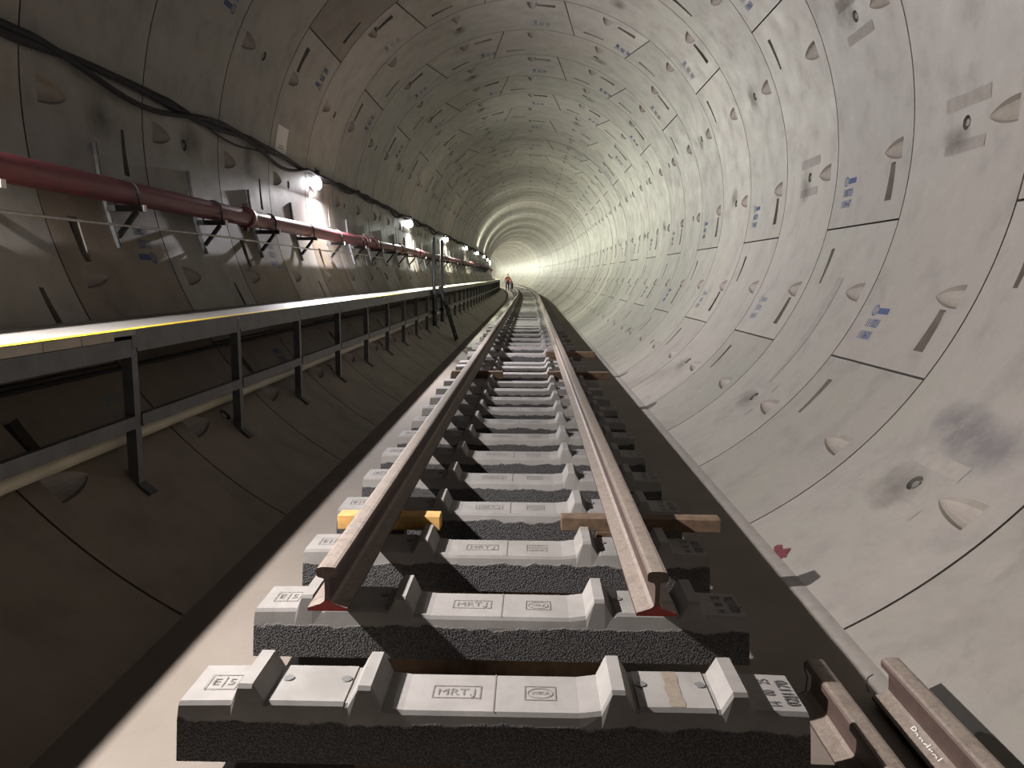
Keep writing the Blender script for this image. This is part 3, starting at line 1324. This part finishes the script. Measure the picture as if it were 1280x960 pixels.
VIOLET = stain_material('violet grey stain', (.135, .125, .14), .5)
SMUDGE = stain_material('brown smudge', (.10, .088, .075), .42)
soft_stain(-39.3, Y0 - .95, 4.9, .5, VIOLET)
soft_stain(-38.0, Y0 - .62, 4.2, .33, VIOLET, .0024)
sr = random.Random(11)
for k in range(-1, 15):
    for th in ((-.7, 66.5, 179.0) if k % 2 == 0 else (21.75, -45.75, 111.5, 179.3)):
        if sr.random() < .8:
            soft_stain(th + sr.uniform(-2, 2), Y0 + RW * (k + .5) + sr.uniform(.08, .14), sr.uniform(3, 6), sr.uniform(.24, .34), SMUDGE, .0028)
rr = random.Random(5)
poly = [(-60.6 + (.95 + rr.uniform(-.4, .4)) * math.sin(2 * PI * k / 15), 4.262 + (.085 + rr.uniform(-.03, .03)) * math.cos(2 * PI * k / 15)) for k in range(15)]
o = decal('paint_mark', poly, M['redpaint'])
o['kind'] = 'thing'
tag(o, 'small smeared red paint blot on the pale wall near the floor', 'paint mark')
poly = [(-70.5 + (1.1 + rr.uniform(-.5, .5)) * math.sin(2 * PI * k / 15), 2.66 + (.05 + rr.uniform(-.02, .02)) * math.cos(2 * PI * k / 15)) for k in range(15)]

# ------------------------------------------------------------------ poles and ladder at the walkway
for i, (s_, lab) in enumerate(((16.55, 'upright grey pole at the walkway edge, the nearer of two'), (18.05, 'upright grey pole at the walkway edge, by the ladder top'))):
    bm = bmesh.new()
    tube(bm, [at(WX + .062, s_, .5), at(WX + .062, s_, 2.36)], .036, 12)
    p = obj('scaffold_pole', mesh_from('scaffold_pole', fix(bm), M['steel'], True))
    tag(p, lab, 'pole', 'poles at the walkway edge')
    for z in (.78, 1.2):
        bm = bmesh.new()
        box(bm, WX + .012, WX + .112, s_ - .05, s_ + .05, z - .035, z + .035, bev=.008)
        obj('clamp', mesh_from('clamp', fix(bm), M['darksteel']), p)
lad = empty('ladder', (-1.75, 17.6, .1))
tag(lad, 'short dark ladder leaning from the curved wall up to the walkway', 'ladder')
pa, pb = Vector((-1.60, 0, .115)), Vector((-1.965, 0, 1.32))
for y in (17.42, 17.80):
    bm = bmesh.new()
    bar(bm, pa + Vector((0, y, 0)), pb + Vector((0, y, 0)), .03, .045)
    bm.transform(Matrix.Translation((1.75, -17.6, -.1)))
    obj('stile', mesh_from('stile', fix(bm), M['darksteel']), lad)
for k in range(5):
    q = pa.lerp(pb, .1 + .19 * k)
    bm = bmesh.new()
    tube(bm, [q + Vector((0, 17.42, 0)), q + Vector((0, 17.80, 0))], .014, 8)
    bm.transform(Matrix.Translation((1.75, -17.6, -.1)))
    obj('rung', mesh_from('rung', fix(bm), M['darksteel'], True), lad)


# ------------------------------------------------------------------ two workers far down the track
def skin_body(name, joints, bones, root_i, mat, parent):
    me = bpy.data.meshes.new(name)
    me.from_pydata([j[0] for j in joints], bones, [])
    me.materials.append(mat)
    o = obj(name, me, parent)
    md = o.modifiers.new('skin', 'SKIN')
    for v, j in zip(me.skin_vertices[0].data, joints):
        v.radius = (j[1], j[1] * (j[2] if len(j) > 2 else 1))
        v.use_root = False
    me.skin_vertices[0].data[root_i].use_root = True
    sb = o.modifiers.new('smooth', 'SUBSURF')
    sb.levels = sb.render_levels = 2
    for p in me.polygons:
        p.use_smooth = True
    md.use_smooth_shade = True
    return o


def blob(name, c, rx, ry, rz, mat, parent):
    bm = bmesh.new()
    bmesh.ops.create_uvsphere(bm, u_segments=16, v_segments=10, radius=1)
    for v in bm.verts:
        v.co = Vector((c[0] + v.co.x * rx, c[1] + v.co.y * ry, c[2] + v.co.z * rz))
    return obj(name, mesh_from(name, bm, mat, True), parent)


def person(label, x, s, lean, arms):
    root = empty('person')
    put(root, x, s, floor_z(x))
    tag(root, label, 'person', 'workers far along the track')
    ly, dz = math.sin(R(lean)), math.cos(R(lean))

    def up(z, fx=0.0, fy=0.0):
        """points above the hip lean forward"""
        h = z - .92
        return (fx, fy + h * ly, .92 + h * dz)
    sh, chest, neck, head = up(1.42), up(1.22), up(1.50), up(1.63)
    J = [((0, 0, .92), .135, .8), (up(1.08), .125, .8), (chest, .15, .75), (up(1.40), .12, .75), (neck, .055), (head, .085), (up(1.70), .078)]
    Bn = [(0, 1), (1, 2), (2, 3), (3, 4), (4, 5), (5, 6)]
    for sx in (-1, 1):
        b = len(J)
        J += [((sx * .10, 0, .84), .10), ((sx * .12, -.02, .48), .065), ((sx * .13, .0, .09), .043), ((sx * .14, -.14, .045), .035)]
        Bn += [(0, b), (b, b + 1), (b + 1, b + 2), (b + 2, b + 3)]
        b = len(J)
        el, ha = arms
        s0_ = up(1.39, sx * .19)
        e_ = Vector(s0_) + Vector((sx * .08, el[0], el[1]))
        h_ = e_ + Vector((sx * -.02, ha[0], ha[1]))
        J += [(s0_, .062), (tuple(e_), .043), (tuple(h_), .03)]
        Bn += [(3, b), (b, b + 1), (b + 1, b + 2)]
        # five fingers
        hb = b + 2
        for k in range(5):
            f = len(J)
            d = (h_ - e_).normalized()
            side = Vector((1, 0, 0)) * (k - 2) * .016
            L_ = (.05, .085, .092, .086, .07)[k]
            J += [(tuple(h_ + d * .05 + side), .0095), (tuple(h_ + d * (.05 + L_ * .6) + side * 1.2 + Vector((0, -.012, 0))), .008)]
            Bn += [(hb, f), (f, f + 1)]
    body = skin_body('body', J, Bn, 0, M['trousers'], root)
    # vest over the torso
    V_ = [((0, 0, .90), .15, .8), (up(1.08), .142, .8), (chest, .168, .75), (up(1.41), .13, .75)]
    VB = [(0, 1), (1, 2), (2, 3)]
    for sx in (-1, 1):
        b = len(V_)
        s0_ = Vector(up(1.39, sx * .19))
        V_ += [(tuple(s0_), .075), (tuple(s0_ + Vector((sx * .06, arms[0][0] * .7, arms[0][1] * .7))), .058)]
        VB += [(3, b), (b, b + 1)]
    skin_body('work_vest', V_, VB, 0, M['vest'], root)
    h = Vector(head)
    blob('face', (h.x, h.y - .015, h.z + .005), .078, .094, .112, M['skin'], root)
    blob('helmet', (h.x, h.y, h.z + .075), .115, .135, .085, M['helmet'], root)
    return root


person('standing worker in an orange vest beside the track, far along it', -1.22, 79.0, 4, ((-.05, -.27), (-.12, -.22)))
p2 = person('worker in an orange vest bending over the walkway-side rail, far along it', -.92, 73.5, 38, ((.05, -.28), (.06, -.24)))
p2.rotation_euler.z += R(60)

# pale scraps beside the track
for i, (x, s_, w, lab) in enumerate(((.86, 11.75, .11, 'small pale concrete offcut beside the right end of the track'), (.80, 14.2, .09, 'smaller pale concrete offcut farther along the right side'))):
    bm = bmesh.new()
    z0 = ZS - .006
    box(bm, -w, w, -.09, .09, 0, .07, bev=.012)
    for v in bm.verts:
        v.co += Vector((random.uniform(-.008, .008), random.uniform(-.008, .008), 0))
    o = obj('concrete_offcut', mesh_from('concrete_offcut', fix(bm), M['fascia']))
    put(o, x, s_, floor_z(x))
    tag(o, lab, 'concrete offcut', 'pale scraps beside the track')

# ------------------------------------------------------------------ world, camera, output look
w = bpy.data.worlds.new('dark')
scene.world = w
w.use_nodes = True
bg = w.node_tree.nodes.get('Background') or w.node_tree.nodes.new('ShaderNodeBackground')
bg.inputs[0].default_value = (.02, .02, .02, 1)
bg.inputs[1].default_value = 0.0

cam = bpy.data.cameras.new('camera')
cam.lens = 27.3518
cam.sensor_width = 36
cam.clip_start = .02
cam.clip_end = 500
co = bpy.data.objects.new('camera', cam)
col.objects.link(co)
rx = Vector((0.9997039, 0.0235663, 0.0060565))
uy = Vector((-0.0092380, 0.1373312, 0.9904821))
bz = Vector((0.0225102, -0.9902448, 0.1375082))
mw = Matrix((rx, uy, bz)).transposed().to_4x4()
mw.translation = Vector((.062, 0, 1.56))
co.matrix_world = mw
scene.camera = co

scene.view_settings.view_transform = 'Standard'
scene.view_settings.look = 'None'
scene.view_settings.exposure = 0.0
scene.view_settings.gamma = 1
scene.view_settings.use_curve_mapping = False
scene.cycles.use_denoising = True
scene.cycles.max_bounces = 8
scene.cycles.diffuse_bounces = 1
scene.cycles.sample_clamp_indirect = 8
